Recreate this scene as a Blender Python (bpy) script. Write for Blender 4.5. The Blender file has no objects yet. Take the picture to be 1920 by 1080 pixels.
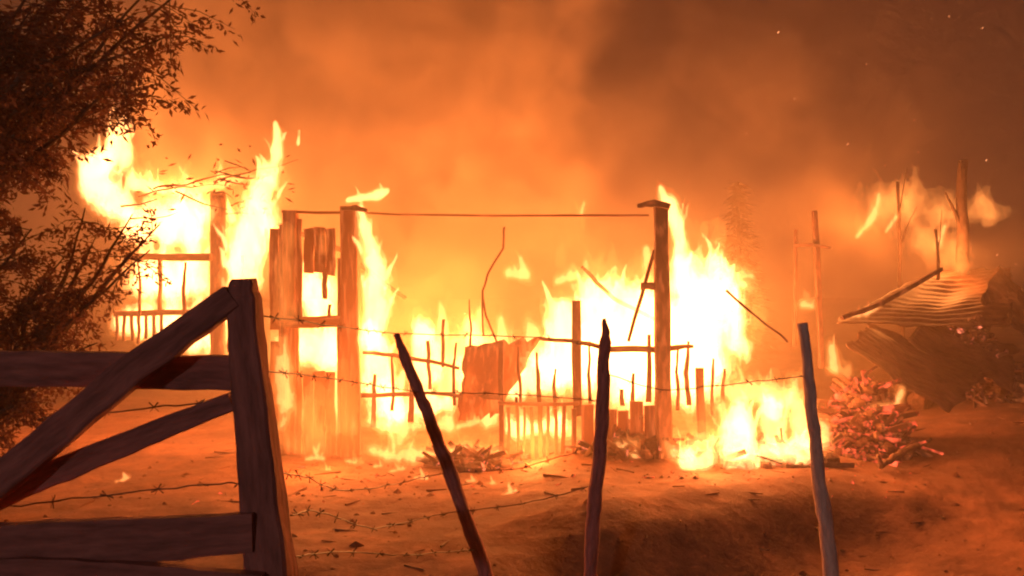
import bpy, math, random
import numpy as np
from mathutils import Vector, noise as mnoise

R = math.radians
random.seed(7)
rng = np.random.default_rng(7)
sc = bpy.context.scene
col = sc.collection

# ------------------------------------------------------------------ camera
CAM_Z = 1.6
F_PX = 1507.0                       # focal length in pixels of a 1920 px wide frame
cam_d = bpy.data.cameras.new('camera')
cam_d.sensor_width = 36.0
cam_d.lens = 36.0 * F_PX / 1920.0
cam_d.clip_start = 0.05
cam_d.clip_end = 500.0
cam = bpy.data.objects.new('camera', cam_d)
cam.location = (0, 0, CAM_Z)
cam.rotation_euler = (R(90), 0, 0)
col.objects.link(cam)
sc.camera = cam

# ------------------------------------------------------------------ night sky, faint moonlight
SUN_EL, SUN_AZ = R(14), R(200)
world = bpy.data.worlds.new('World')
sc.world = world
world.use_nodes = True
wn = world.node_tree.nodes
bg = wn['Background']
sky = wn.new('ShaderNodeTexSky')
sky.sky_type = 'NISHITA'
sky.sun_disc = False
sky.sun_elevation = SUN_EL
sky.sun_rotation = SUN_AZ
world.node_tree.links.new(sky.outputs[0], bg.inputs[0])
bg.inputs[1].default_value = 0.0012
sun_d = bpy.data.lights.new('sun', 'SUN')
sun_d.energy = 0.4
sun_d.angle = R(2)
sun_d.color = (1.0, 0.86, 0.78)
sun = bpy.data.objects.new('sun', sun_d)
sun.rotation_euler = Vector((math.sin(SUN_AZ) * math.cos(SUN_EL), math.cos(SUN_AZ) * math.cos(SUN_EL),
                             math.sin(SUN_EL))).to_track_quat('Z', 'Y').to_euler()
col.objects.link(sun)

vs = sc.view_settings
vs.view_transform = 'Standard'
vs.look = 'None'
vs.exposure = 0.08
vs.gamma = 1.0
cy = sc.cycles
cy.use_denoising = True
cy.use_adaptive_sampling = True
cy.adaptive_threshold = 0.03
cy.adaptive_min_samples = 24
cy.max_bounces = 6
cy.diffuse_bounces = 2
cy.glossy_bounces = 2
cy.transmission_bounces = 3
cy.volume_bounces = 1
cy.transparent_max_bounces = 64
cy.volume_max_steps = 64
cy.volume_step_rate = 0.8
cy.filter_width = 2.1
cy.sample_clamp_indirect = 4.0


def at(px, py, d):
    """The point d metres ahead that the photograph shows at pixel px, py."""
    return Vector(((px - 960.0) / F_PX * d, d, CAM_Z + (540.0 - py) / F_PX * d))


def wall_d(px):
    """Depth of the front of the house: it runs slightly towards the viewer to the right."""
    return 7.8 - (px - 540.0) / 700.0 * 0.9


# ------------------------------------------------------------------ numpy noise and iso-surfaces
LAT = rng.random((64, 64, 64)).astype(np.float32)


def vnoise(x, y, z):
    x = np.asarray(x, np.float32); y = np.asarray(y, np.float32); z = np.asarray(z, np.float32)
    xi = np.floor(x).astype(np.int32); yi = np.floor(y).astype(np.int32); zi = np.floor(z).astype(np.int32)
    fx = x - xi; fy = y - yi; fz = z - zi
    fx = fx * fx * (3 - 2 * fx); fy = fy * fy * (3 - 2 * fy); fz = fz * fz * (3 - 2 * fz)
    a, b = xi & 63, (xi + 1) & 63
    c, d = yi & 63, (yi + 1) & 63
    e, f = zi & 63, (zi + 1) & 63
    l00 = LAT[a, c, e] * (1 - fx) + LAT[b, c, e] * fx
    l10 = LAT[a, d, e] * (1 - fx) + LAT[b, d, e] * fx
    l01 = LAT[a, c, f] * (1 - fx) + LAT[b, c, f] * fx
    l11 = LAT[a, d, f] * (1 - fx) + LAT[b, d, f] * fx
    return ((l00 * (1 - fy) + l10 * fy) * (1 - fz) + (l01 * (1 - fy) + l11 * fy) * fz) * 2 - 1


def fbm(x, y, z, octv=3):
    s = 0; a = 1.0; n = 0
    for k in range(octv):
        s = s + a * vnoise(x * 2 ** k + 17.3 * k, y * 2 ** k + 5.1 * k, z * 2 ** k + 9.7 * k)
        n += a; a *= 0.5
    return s / n


def surface_net(F, org, h):
    """Closed quads around F > 0 on a regular grid."""
    F = F.copy()
    for ax in range(3):
        sl = [slice(None)] * 3
        for e in (0, -1):
            sl[ax] = e
            F[tuple(sl)] = -1.0
    S = F > 0
    nx, ny, nz = F.shape
    corners = [(i, j, k) for i in (0, 1) for j in (0, 1) for k in (0, 1)]
    def cn(A, c): return A[c[0]:nx - 1 + c[0], c[1]:ny - 1 + c[1], c[2]:nz - 1 + c[2]]
    cnt = sum(cn(S, c).astype(np.int8) for c in corners)
    act = (cnt > 0) & (cnt < 8)
    idx = -np.ones(act.shape, np.int64)
    n = int(act.sum())
    idx[act] = np.arange(n)
    pos = np.zeros((n, 3)); w = np.zeros(n)
    base = np.argwhere(act).astype(float)
    for c0 in corners:
        for ax in range(3):
            if c0[ax]: continue
            c1 = list(c0); c1[ax] = 1
            a = cn(F, c0)[act]; b = cn(F, tuple(c1))[act]
            m = (a > 0) != (b > 0)
            t = np.where(m, a / np.where(m, a - b, 1), 0)
            p = np.tile(np.array(c0, float), (n, 1)); p[:, ax] += t
            pos += np.where(m[:, None], p, 0); w += m
    pos = base + pos / w[:, None]
    quads = []
    for ax in range(3):
        sl0 = [slice(1, -1)] * 3; sl1 = [slice(1, -1)] * 3
        sl0[ax] = slice(0, -1); sl1[ax] = slice(1, None)
        a = S[tuple(sl0)]; b = S[tuple(sl1)]
        e = np.argwhere(a != b)
        if not len(e): continue
        flip = a[tuple(e.T)]
        off = np.ones(3, int); off[ax] = 0
        e = e + off
        u, v = [(1, 2), (2, 0), (0, 1)][ax]
        q = []
        for du, dv in ((-1, -1), (0, -1), (0, 0), (-1, 0)):
            g = e.copy(); g[:, u] += du; g[:, v] += dv
            q.append(idx[tuple(g.T)])
        q = np.stack(q, 1)
        q[~flip] = q[~flip][:, ::-1]
        quads.append(q)
    return pos * h + np.array(org), np.concatenate(quads)


# ------------------------------------------------------------------ object helpers
def link(o, parent=None):
    col.objects.link(o)
    if parent is not None:
        o.parent = parent
    return o


def tag(o, label=None, cat=None, group=None, kind=None):
    if label: o['label'] = label
    if cat: o['category'] = cat
    if group: o['group'] = group
    if kind: o['kind'] = kind
    return o


def empty(name, loc, label, cat, group=None):
    o = bpy.data.objects.new(name, None)
    o.location = loc
    o.empty_display_size = 0.2
    link(o)
    return tag(o, label, cat, group)


def mesh_obj(name, verts, faces, mat, parent=None, smooth=True, grain=None):
    """verts in world space; a child's mesh is stored relative to its thing."""
    me = bpy.data.meshes.new(name)
    off = parent_loc(parent)
    v = np.asarray(verts, float).reshape(-1, 3) - np.array(off)
    me.from_pydata(v.tolist(), [], [tuple(int(i) for i in f) for f in faces])
    me.materials.append(mat)
    if smooth:
        me.polygons.foreach_set('use_smooth', [True] * len(me.polygons))
    if grain is None: grain = np.asarray(verts, float).reshape(-1, 3)
    at_ = me.attributes.new('grain', 'FLOAT_VECTOR', 'POINT')
    at_.data.foreach_set('vector', np.asarray(grain, np.float32).ravel())
    me.update()
    o = bpy.data.objects.new(name, me)
    return link(o, parent)


def parent_loc(p):
    v = Vector((0, 0, 0))
    while p is not None:
        v = v + p.location
        p = p.parent
    return v


class MB:
    """Collects shapes into one mesh."""
    def __init__(self): self.v = []; self.f = []; self.g = []

    def add(self, v, f, g=None):
        n = len(self.v)
        self.v.extend(v)
        self.g.extend(g if g is not None else [tuple(p) for p in v])
        self.f.extend([tuple(i + n for i in q) for q in f])

    def bar(self, pts, sizes, jit=0.0, up=Vector((0, 1, 0)), tw=0.0, sub=4, round_n=0):
        """A rough bar along pts; sizes = (width, depth) at each point. round_n > 0 makes it a pole."""
        P = []; Sz = []
        for i in range(len(pts) - 1):
            for k in range(sub):
                t = k / sub
                P.append(pts[i].lerp(pts[i + 1], t))
                Sz.append((sizes[i][0] * (1 - t) + sizes[i + 1][0] * t, sizes[i][1] * (1 - t) + sizes[i + 1][1] * t))
        P.append(pts[-1]); Sz.append(sizes[-1])
        n = round_n or 8
        V = []; G = []; run = 0.0; o3 = (random.uniform(0, 50), random.uniform(0, 50), random.uniform(0, 50))
        for i, p in enumerate(P):
            if i: run += (p - P[i - 1]).length
            d = (P[min(i + 1, len(P) - 1)] - P[max(i - 1, 0)]).normalized()
            u = up if abs(d.dot(up)) < 0.9 else Vector((1, 0, 0))
            s = d.cross(u).normalized(); b = s.cross(d).normalized()
            w, t = Sz[i]
            for k in range(n):
                if round_n:
                    a = 2 * math.pi * k / n
                    x, y = math.cos(a) * w / 2, math.sin(a) * t / 2
                else:
                    x, y = [(-.5, -.42), (-.42, -.5), (.42, -.5), (.5, -.42), (.5, .42), (.42, .5), (-.42, .5), (-.5, .42)][k]
                    x *= w; y *= t
                q = p + s * x + b * y
                if jit:
                    q = q + mnoise.noise_vector(q * 9.0 + Vector((i * .3, 0, 0))) * jit + mnoise.noise_vector(q * 3.1) * jit
                V.append(q); G.append((o3[0] + x, o3[1] + y, o3[2] + run))
        F = []
        for i in range(len(P) - 1):
            for k in range(n):
                a = i * n + k; b2 = i * n + (k + 1) % n
                F.append((a, b2, b2 + n, a + n))
        F.append(tuple(range(n))[::-1])
        F.append(tuple(range((len(P) - 1) * n, len(P) * n)))
        self.add(V, F, G)
        return self

    def build(self, name, mat, parent=None, smooth=False):
        return mesh_obj(name, [tuple(v) for v in self.v], self.f, mat, parent, smooth, self.g)


# ------------------------------------------------------------------ materials
def new_mat(name):
    m = bpy.data.materials.new(name)
    m.use_nodes = True
    nt = m.node_tree
    for n in list(nt.nodes): nt.nodes.remove(n)
    out = nt.nodes.new('ShaderNodeOutputMaterial')
    return m, nt, out


def surf_mat(name, c1, c2, scale=6.0, stretch=(1, 1, 1), rough=0.9, bump=0.3, detail=8, c3=None, dist=0.02, lo=.35, hi=.65):
    m, nt, out = new_mat(name)
    N = nt.nodes.new; L = nt.links.new
    tc = N('ShaderNodeAttribute'); tc.attribute_name = 'grain'; mp = N('ShaderNodeMapping')
    mp.inputs['Scale'].default_value = stretch
    L(tc.outputs['Vector'], mp.inputs[0])
    nz = N('ShaderNodeTexNoise'); nz.inputs['Scale'].default_value = scale; nz.inputs['Detail'].default_value = detail
    nz.inputs['Roughness'].default_value = 0.65
    L(mp.outputs[0], nz.inputs[0])
    cr = N('ShaderNodeValToRGB')
    cr.color_ramp.elements[0].position = lo; cr.color_ramp.elements[0].color = (*c1, 1)
    cr.color_ramp.elements[1].position = hi; cr.color_ramp.elements[1].color = (*c2, 1)
    L(nz.outputs[0], cr.inputs[0])
    src = cr.outputs[0]
    if c3:
        n2 = N('ShaderNodeTexNoise'); n2.inputs['Scale'].default_value = scale * 0.17; n2.inputs['Detail'].default_value = 6
        L(mp.outputs[0], n2.inputs[0])
        r2 = N('ShaderNodeValToRGB'); r2.color_ramp.elements[0].position = .45; r2.color_ramp.elements[1].position = .62
        L(n2.outputs[0], r2.inputs[0])
        mx = N('ShaderNodeMixRGB'); mx.inputs[2].default_value = (*c3, 1)
        L(r2.outputs[0], mx.inputs[0]); L(src, mx.inputs[1]); src = mx.outputs[0]
    bs = N('ShaderNodeBsdfPrincipled'); bs.inputs['Roughness'].default_value = rough
    L(src, bs.inputs['Base Color'])
    bp = N('ShaderNodeBump'); bp.inputs['Strength'].default_value = bump; bp.inputs['Distance'].default_value = dist
    L(nz.outputs[0], bp.inputs['Height']); L(bp.outputs[0], bs.inputs['Normal'])
    L(bs.outputs[0], out.inputs['Surface'])
    return m


def flame_mat(name, color, strength, skin=0.03):
    """Flame: a glowing gas body, brighter where it is thicker."""
    m, nt, out = new_mat(name)
    N = nt.nodes.new; L = nt.links.new
    em = N('ShaderNodeEmission'); em.inputs[0].default_value = (*color, 1); em.inputs[1].default_value = strength
    L(em.outputs[0], out.inputs['Volume'])
    tr = N('ShaderNodeBsdfTransparent'); e2 = N('ShaderNodeEmission')
    e2.inputs[0].default_value = (*color, 1); e2.inputs[1].default_value = skin
    ad = N('ShaderNodeAddShader'); L(tr.outputs[0], ad.inputs[0]); L(e2.outputs[0], ad.inputs[1])
    L(ad.outputs[0], out.inputs['Surface'])
    try:
        m.volume_intersection_method = 'ACCURATE'
    except Exception:
        pass
    m.cycles.emission_sampling = 'NONE'
    return m


def ember_mat(name, scale, glow, cold, strength, lo=.5, hi=.68, stretch=(1, 1, 1)):
    m, nt, out = new_mat(name)
    N = nt.nodes.new; L = nt.links.new
    tc = N('ShaderNodeAttribute'); tc.attribute_name = 'grain'
    mp = N('ShaderNodeMapping'); mp.inputs['Scale'].default_value = stretch; L(tc.outputs['Vector'], mp.inputs[0])
    nz = N('ShaderNodeTexNoise'); nz.inputs['Scale'].default_value = scale; nz.inputs['Detail'].default_value = 5
    L(mp.outputs[0], nz.inputs[0])
    cr = N('ShaderNodeValToRGB'); cr.color_ramp.elements[0].position = lo; cr.color_ramp.elements[1].position = hi
    L(nz.outputs[0], cr.inputs[0])
    ml = N('ShaderNodeMath'); ml.operation = 'MULTIPLY'; ml.inputs[1].default_value = strength
    L(cr.outputs[0], ml.inputs[0])
    bs = N('ShaderNodeBsdfPrincipled'); bs.inputs['Base Color'].default_value = (*cold, 1); bs.inputs['Roughness'].default_value = .9
    bs.inputs['Emission Color'].default_value = (*glow, 1)
    L(ml.outputs[0], bs.inputs['Emission Strength'])
    L(bs.outputs[0], out.inputs['Surface'])
    m.cycles.emission_sampling = 'NONE'
    return m


FIRE = (1.0, 0.40, 0.13)
M = {
    'dirt': surf_mat('dirt', (.10, .032, .017), (.22, .085, .045), 4.0, rough=.95, bump=.6, c3=(.085, .028, .015), dist=.05),
    'post_wood': surf_mat('post_wood', (.18, .055, .05), (.40, .125, .11), 7, (5, 5, .8), .9, .45),
    'grey_wood': surf_mat('grey_wood', (.38, .22, .20), (.62, .40, .36), 9, (6, 6, 1), .85, .5),
    'stake_wood': surf_mat('stake_wood', (.18, .055, .055), (.42, .13, .13), 9, (6, 6, 1), .85, .5),
    'sheet': surf_mat('sheet', (.10, .045, .025), (.24, .12, .07), 5, (1, 1, 1), .6, .3, c3=(.07, .028, .016)),
    'wire': surf_mat('wire', (.05, .03, .025), (.12, .07, .05), 30, rough=.5),
    'bark': surf_mat('bark', (.04, .022, .016), (.10, .055, .04), 12, (3, 3, 1), .9, .6),
    'stone': surf_mat('stone', (.5, .5, .5), (.75, .75, .75), 12),
    'flame_hot': flame_mat('flame_hot', FIRE, 14.0, .5),
    'flame_mid': flame_mat('flame_mid', (1.0, .40, .12), 8.0, .25),
    'flame_soft': flame_mat('flame_soft', (1.0, .36, .085), 5.5, .05),
    'flame_faint': flame_mat('flame_faint', (1.0, .28, .055), 2.4, 0.02),
    'flame_veil': flame_mat('flame_veil', (1.0, .29, .055), 1.4, 0.045),
    'ember': ember_mat('ember', 9, (1.0, .11, .045), (.06, .014, .011), 2.0, .50, .78),
    'char': ember_mat('char', 22, (1.0, .24, .07), (.12, .048, .03), .38, .50, .80, (1, 1, .3)),
    'wall_wood': ember_mat('wall_wood', 9, (1.0, .26, .07), (.24, .085, .045), .55, .50, .78, (3, 3, .35)),
    'stick': surf_mat('stick', (.05, .022, .016), (.16, .07, .045), 14, (2, 2, 1), .8, .6),
    'ember_dim': ember_mat('ember_dim', 14, (1.0, .20, .10), (.08, .035, .025), 1.6, .55, .72),
}


def leaf_mat(name, c):
    m, nt, out = new_mat(name)
    N = nt.nodes.new; L = nt.links.new
    tc = N('ShaderNodeTexCoord'); nz = N('ShaderNodeTexNoise'); nz.inputs['Scale'].default_value = 6
    L(tc.outputs['Object'], nz.inputs[0])
    cr = N('ShaderNodeValToRGB')
    cr.color_ramp.elements[0].color = (c[0] * .5, c[1] * .5, c[2] * .5, 1); cr.color_ramp.elements[0].position = .35
    cr.color_ramp.elements[1].color = (*c, 1); cr.color_ramp.elements[1].position = .7
    L(nz.outputs[0], cr.inputs[0])
    d = N('ShaderNodeBsdfDiffuse'); t = N('ShaderNodeBsdfTranslucent')
    L(cr.outputs[0], d.inputs[0]); L(cr.outputs[0], t.inputs[0])
    mx = N('ShaderNodeMixShader'); mx.inputs[0].default_value = .4
    L(d.outputs[0], mx.inputs[1]); L(t.outputs[0], mx.inputs[2]); L(mx.outputs[0], out.inputs['Surface'])
    return m


M['leaf'] = leaf_mat('leaf', (.22, .10, .07))
M['dry_grass'] = leaf_mat('dry_grass', (.12, .08, .04))

# ------------------------------------------------------------------ ground
def sstep(a, b, x):
    t = np.clip((x - a) / (b - a), 0, 1)
    return t * t * (3 - 2 * t)


def ground_z(x, y):
    x = np.asarray(x, float); y = np.asarray(y, float)
    z = 0.05 * fbm(x * .9 + 3, y * .9, x * 0, 3) + 0.022 * fbm(x * 3, y * 3, x * 0 + 2, 4) + .010 * fbm(x * 8 + 5, y * 8, x * 0 + 7, 2)
    # the house stands on a terrace: right of the middle the ground drops steeply towards the viewer
    crest = 4.95 + 0.48 * x + .22 * fbm(x * 1.3, x * 0, x * 0 + 5, 2)
    amt = sstep(-.25, .7, x) * (1 - .75 * sstep(2.3, 3.6, x))
    z = z + amt * (.16 * sstep(-.5, .25, y - crest) - .24 * (1 - sstep(-.75, -.1, y - crest)))
    z = z + sstep(2.2, 5.5, x) * 0.30 * sstep(4.0, 8.0, y)
    z = z - 0.12 * np.exp(-((y - 3.75 - .10 * x) / .33) ** 2) * sstep(1.2, 2.2, x)
    far = np.clip((np.hypot(x, y) - 14) / 60, 0, 1)
    return z * (1 - far * .6)


def build_ground():
    def axis(lo, hi, a, b, h):
        core = np.arange(a, b + h * .5, h)
        left = []; s = h; p = a
        while p > lo:
            s *= 1.35; p -= s; left.append(p)
        right = []; s = h; p = b
        while p < hi:
            s *= 1.35; p += s; right.append(p)
        return np.array(left[::-1] + list(core) + right)
    X = axis(-60, 60, -6.0, 6.0, .05); Y = axis(-14, 95, 1.2, 11.0, .05)
    gx, gy = np.meshgrid(X, Y, indexing='ij')
    gz = ground_z(gx, gy)
    V = np.stack([gx, gy, gz], -1).reshape(-1, 3)
    nx, ny = len(X), len(Y)
    i = np.arange(nx - 1)[:, None] * ny + np.arange(ny - 1)[None]
    F = np.stack([i, i + ny, i + ny + 1, i + 1], -1).reshape(-1, 4)
    o = mesh_obj('ground', V, F, M['dirt'])
    tag(o, kind='structure')
    return o


build_ground()


def gz(x, y):
    return float(ground_z(np.array([x]), np.array([y]))[0])


def gnd(px, d):
    x = (px - 960) / F_PX * d
    return Vector((x, d, gz(x, d)))

# ------------------------------------------------------------------ fire light: lamps in the large flames, plus added ones outside them
def fire_lamp(px, py, d, power, radius=.25, colr=(1.0, .285, .058)):
    l = bpy.data.lights.new('fire_light', 'POINT')
    l.energy = power; l.shadow_soft_size = radius; l.color = colr
    o = bpy.data.objects.new('fire_light', l)
    o.location = at(px, py, d)
    link(o)


fire_lamp(310, 500, 8.6, 420)
fire_lamp(200, 320, 8.3, 180)
fire_lamp(720, 640, 8.0, 260)
fire_lamp(880, 600, 8.6, 150)  # set in the smoke behind the flames, added to light the middle bay
fire_lamp(1190, 620, 7.9, 480)
fire_lamp(1340, 600, 7.4, 300)
fire_lamp(1400, 830, 6.75, 170)
fire_lamp(600, 800, 7.0, 80, .15)  # added in front of the plank wall to light its boards and the ground
fire_lamp(1000, 840, 7.0, 80, .15)  # added in front of the middle bay to light timbers and ground
fire_lamp(1330, 840, 6.35, 35, .15)  # added in front of the ground fire to brighten the tall post
fire_lamp(1620, 680, 6.7, 32, .2)  # added before the ember heap to light the roof sheets and ground
fire_lamp(1640, 430, 10.2, 90)
fire_lamp(1785, 470, 10.0, 90)

# ------------------------------------------------------------------ the burning house
house = empty('burning_house', gnd(900, 7.3), 'burnt-out timber house in full flame, only posts, planks and rails left standing', 'house')


def hb(name, pts, w, t=None, jit=.012, mat='char', parent=house, sub=4, smooth=False, rn=0):
    """A house timber along (px, py, depth offset) points, w pixels wide."""
    P = []; S = []
    for k, p in enumerate(pts):
        d = wall_d(p[0]) + (p[2] if len(p) > 2 else 0)
        P.append(at(p[0], p[1], d))
        ww = (w[k] if isinstance(w, (list, tuple)) else w) * d / F_PX
        S.append((ww, t or ww * .8))
    return MB().bar(P, S, jit, sub=sub, round_n=rn).build(name, M[mat], parent, smooth)


# posts of the frame
hb('post', [(408, 360, .5), (410, 690, .5)], 24)
hb('post', [(545, 396), (545, 850)], 24, mat='wall_wood')
hb('corner_post', [(656, 388), (658, 862)], 34, mat='wall_wood')
hb('corner_post', [(1238, 386, -.05), (1243, 640, -.05), (1246, 905, -.05)], [25, 28, 26])
hb('post', [(1080, 565, .1), (1082, 780, .1)], 17)
hb('post', [(1312, 690, .1), (1316, 870, .1)], 14)
hb('post', [(940, 640, .1), (941, 870, .1)], 9)
hb('post', [(1493, 430, 1.9), (1490, 650, 1.9)], 6, mat='stick')
hb('post', [(1528, 395, 1.9), (1541, 690, 1.9)], 9, mat='stick')
# plates and rails
hb('top_plate', [(530, 396, -.02), (820, 404, .02), (1215, 405, 0)], [5, 3.5, 5], mat='wall_wood')
hb('bracket', [(1196, 386, -.12), (1225, 380, -.12), (1256, 388, -.12)], [8, 14, 10])
hb('bracket', [(640, 392, -.1), (668, 390, -.1), (690, 396, -.1)], [5, 10, 7])
hb('brace', [(1226, 470, -.02), (1178, 640, 0)], 6)
hb('bracket', [(1200, 537, -.05), (1230, 537, -.05)], 14)
hb('rail', [(240, 482, .35), (395, 482, .35)], 13)
hb('rail', [(215, 588, .35), (400, 585, .35)], 10)
hb('mullion', [(300, 480, .36), (301, 590, .36)], 7)
hb('rail', [(540, 604, -.05), (640, 602, -.05)], 22, mat='wall_wood')
hb('rail', [(1010, 634, .05), (1075, 640, .05), (1140, 655, .05), (1235, 655, .05), (1300, 650, .05)], [7, 7, 12, 12, 7])
hb('mullion', [(1166, 730, .15), (1166, 760, .15)], 8)
hb('mullion', [(1218, 626, .1), (1216, 755, .1)], [7, 10])
hb('mullion', [(803, 640, .3), (806, 730, .3)], 7)
hb('mullion', [(831, 600, .4), (830, 690, .4)], 6)
hb('cross_arm', [(1488, 461, 1.85), (1525, 458, 1.85), (1556, 464, 1.85)], [5, 6, 4], mat='stick')
hb('cross_arm', [(1492, 566, 1.85), (1530, 560, 1.85)], 5, mat='stick')
hb('hanging_wire', [(946, 425, .2), (944, 465, .2), (915, 512, .2), (904, 545, .2), (912, 590, .2), (930, 640, .2)], 4, .015)
hb('hanging_wire', [(904, 545, .22), (905, 630, .22)], 3.5, .012)
hb('hanging_wire', [(1360, 545, -.3), (1420, 595, -.3), (1475, 640, -.3)], 4, .012)
random.seed(77)
for x, a, b, w in ((700, 700, 800, 8), (735, 660, 770, 6), (770, 690, 790, 9), (851, 640, 760, 6), (880, 560, 650, 4), (975, 650, 760, 6), (1010, 660, 760, 8), (1040, 690, 765, 6),
                   (1105, 640, 765, 6), (1128, 690, 765, 8), (1185, 700, 765, 7), (1270, 655, 770, 6), (1290, 640, 760, 8), (1335, 670, 780, 6), (1358, 690, 800, 7), (430, 560, 660, 8), (455, 480, 660, 9), (262, 490, 590, 5), (345, 490, 588, 6)):
    hb('stud', [(x + random.uniform(-4, 4), a, .16), (x + random.uniform(-2, 2), (a + b) / 2, .16), (x, b, .16)], [w * .6, w, w * 1.1])
hb('rail', [(676, 742, .1), (800, 738, .12), (940, 746, .1)], [9, 6, 8])
hb('rail', [(680, 660, .14), (760, 668, .14), (860, 690, .14)], [6, 8, 5])
hb('rafter', [(1580, 596, .2), (1650, 570, .7), (1765, 505, 1.6)], [7, 9, 7])
hb('rafter', [(520, 420, .5), (640, 470, .9), (760, 560, 1.1)], [8, 9, 6])
hb('rafter', [(1090, 500, .5), (1150, 560, .8), (1230, 600, 1.0)], [6, 8, 6])
# planks of the standing wall between the two left posts, with the two openings left by the window
px = 506.0
k = 0
while px < 646:
    w = random.uniform(15, 22)
    cx = px + w / 2
    spans = [(402 + random.uniform(0, 14), 856 + random.uniform(-8, 6))]
    if 556 < cx < 636:
        spans = [(400 + random.uniform(0, 25), 505 + random.uniform(-4, 16)), (700 + random.uniform(-6, 8), 858)]
    elif 536 < cx <= 556:
        spans = [(400, 612), (700, 856)]
    elif cx <= 525:
        spans = [(420 + random.uniform(0, 20), 620), (640, 850 + random.uniform(-10, 0))]
    if random.random() < .12 and cx > 640: spans = spans[-1:] if len(spans) > 1 else [(spans[0][0] + random.uniform(20, 90), spans[0][1])]
    spans = [(a + random.uniform(-6, 14) * (k2 == 0), b - random.uniform(0, 18) * (k2 == 0 and len(spans) > 1)) for k2, (a, b) in enumerate(spans)]
    for a, b in spans:
        n = 5
        pts = [(cx + random.uniform(-1.5, 1.5), a + (b - a) * i / n, random.uniform(-.015, .015)) for i in range(n + 1)]
        hb('plank', pts, [w * random.uniform(.95, 1.03) for _ in pts], .025, .004, 'wall_wood', sub=2)
    px += w + random.choice((0, .6, 1.5, 4.0))
    k += 1
hb('mullion', [(610, 505, .02), (608, 560, .02)], 9)
hb('mullion', [(618, 570, .05), (616, 598, .05)], 6)
hb('mullion', [(554, 612, 0), (556, 700, 0)], 12, mat='wall_wood')
# balustrade left, in front of the far fire
for i in range(7):
    x = 219 + i * 14
    hb('baluster', [(x, 590, .33), (x + random.uniform(-2, 2), 640 + random.uniform(-4, 4), .33)], 5)
# pickets right of the middle
for i in range(9):
    x = 952 + i * 15.5 + random.uniform(-3, 3)
    hb('picket', [(x, 752 + random.uniform(-10, 14), -.02), (x + random.uniform(-3, 3), 882 - i * 3, -.02)], random.uniform(5, 9))
hb('rail', [(935, 757, -.04), (1085, 757, -.04)], 6)
# boards along the foot of the right bay
px = 1090.0
while px < 1230:
    w = random.uniform(17, 27)
    hb('plank', [(px + w / 2, 758 + random.uniform(-10, 14), .02), (px + w / 2, 886, .02)], w, .025, .006, 'wall_wood')
    px += w + 2


def sheet_obj(name, corners, mat, parent=None, n=24, m=10, wave=.012, waves=10, rag=.018, sag=.05, th=.006, seed=0):
    """A bent, corrugated sheet spanned by four corner points, with a ragged rim and real thickness."""
    a, b, c, d = corners                      # a-b one long edge, d-c the other
    nrm = (b - a).cross(d - a).normalized()
    V = []
    for s in (0, 1):
        for i in range(n + 1):
            for j in range(m + 1):
                u, v = i / n, j / m
                eu = min(u, 1 - u); ev = min(v, 1 - v)
                u2 = u + (rag * mnoise.noise(Vector((v * 6, seed, 1))) if eu == 0 else 0)
                v2 = v + (rag * mnoise.noise(Vector((u * 9, seed, 7))) if ev == 0 else 0)
                p = (a.lerp(b, u2)).lerp(d.lerp(c, u2), v2)
                p = p + nrm * (wave * (.55 + .9 * mnoise.noise(Vector((u * 4, v * 3, seed + 9)))) * math.sin((v + .006 * mnoise.noise(Vector((u * 7, v * 2, seed)))) * waves * 2 * math.pi) + .25 * sag * mnoise.noise(Vector((u * 7, v * 5, seed + 3))) + sag * mnoise.noise(Vector((u * 2.2, v * 2.2, seed + .5))) + s * th)
                V.append(p)
    F = []
    K = (n + 1) * (m + 1)
    for i in range(n):
        for j in range(m):
            q = i * (m + 1) + j
            F.append((q, q + m + 1, q + m + 2, q + 1))
            F.append((K + q, K + q + 1, K + q + m + 2, K + q + m + 1))
    rim = [i * (m + 1) for i in range(n + 1)] + [n * (m + 1) + j for j in range(1, m + 1)] + \
          [i * (m + 1) + m for i in range(n - 1, -1, -1)] + [j for j in range(m - 1, 0, -1)]
    for i in range(len(rim)):
        p, q = rim[i], rim[(i + 1) % len(rim)]
        F.append((q, p, p + K, q + K))
    return mesh_obj(name, [tuple(v) for v in V], F, mat, parent)


# panel slumped in the middle bay
sheet_obj('wall_panel', [at(872, 650, 7.55), at(1015, 632, 7.7), at(935, 775, 7.45), at(858, 790, 7.3)], M['wall_wood'], house, 12, 10, 0, 1, .12, .06, .02, 3)
# fallen sheet roofs on the right
for nm, cs, lab, wv, sd in (
    ('roof_sheet', [at(1568, 608, 8.0), at(1890, 618, 9.0), at(1895, 505, 10.6), at(1738, 512, 10.1)], 'topmost roof sheet, tipped flat over the wreckage at far right', 14, 2),
    ('roof_sheet', [at(1588, 645, 7.3), at(1778, 775, 7.45), at(1850, 700, 8.3), at(1640, 606, 8.3)], 'ridged roof sheet slid down to the ground beside the ember heap', 12, 5),
    ('roof_sheet', [at(1700, 640, 8.1), at(1895, 742, 8.3), at(1905, 650, 9.1), at(1730, 598, 9.0)], 'buckled roof sheet sloping down to the right edge behind the ridged one', 11, 8),
    ('roof_sheet', [at(1840, 560, 9.2), at(1925, 640, 9.0), at(1935, 560, 9.8), at(1870, 500, 10.0)], 'small bent roof sheet beside the foot of the thick bare trunk', 8, 11),
):
    tag(sheet_obj(nm, cs, M['sheet'], None, 26, 110, .012, wv, .05, .08, .006, sd), lab, 'roof sheet', 'collapsed roof sheets')


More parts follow.
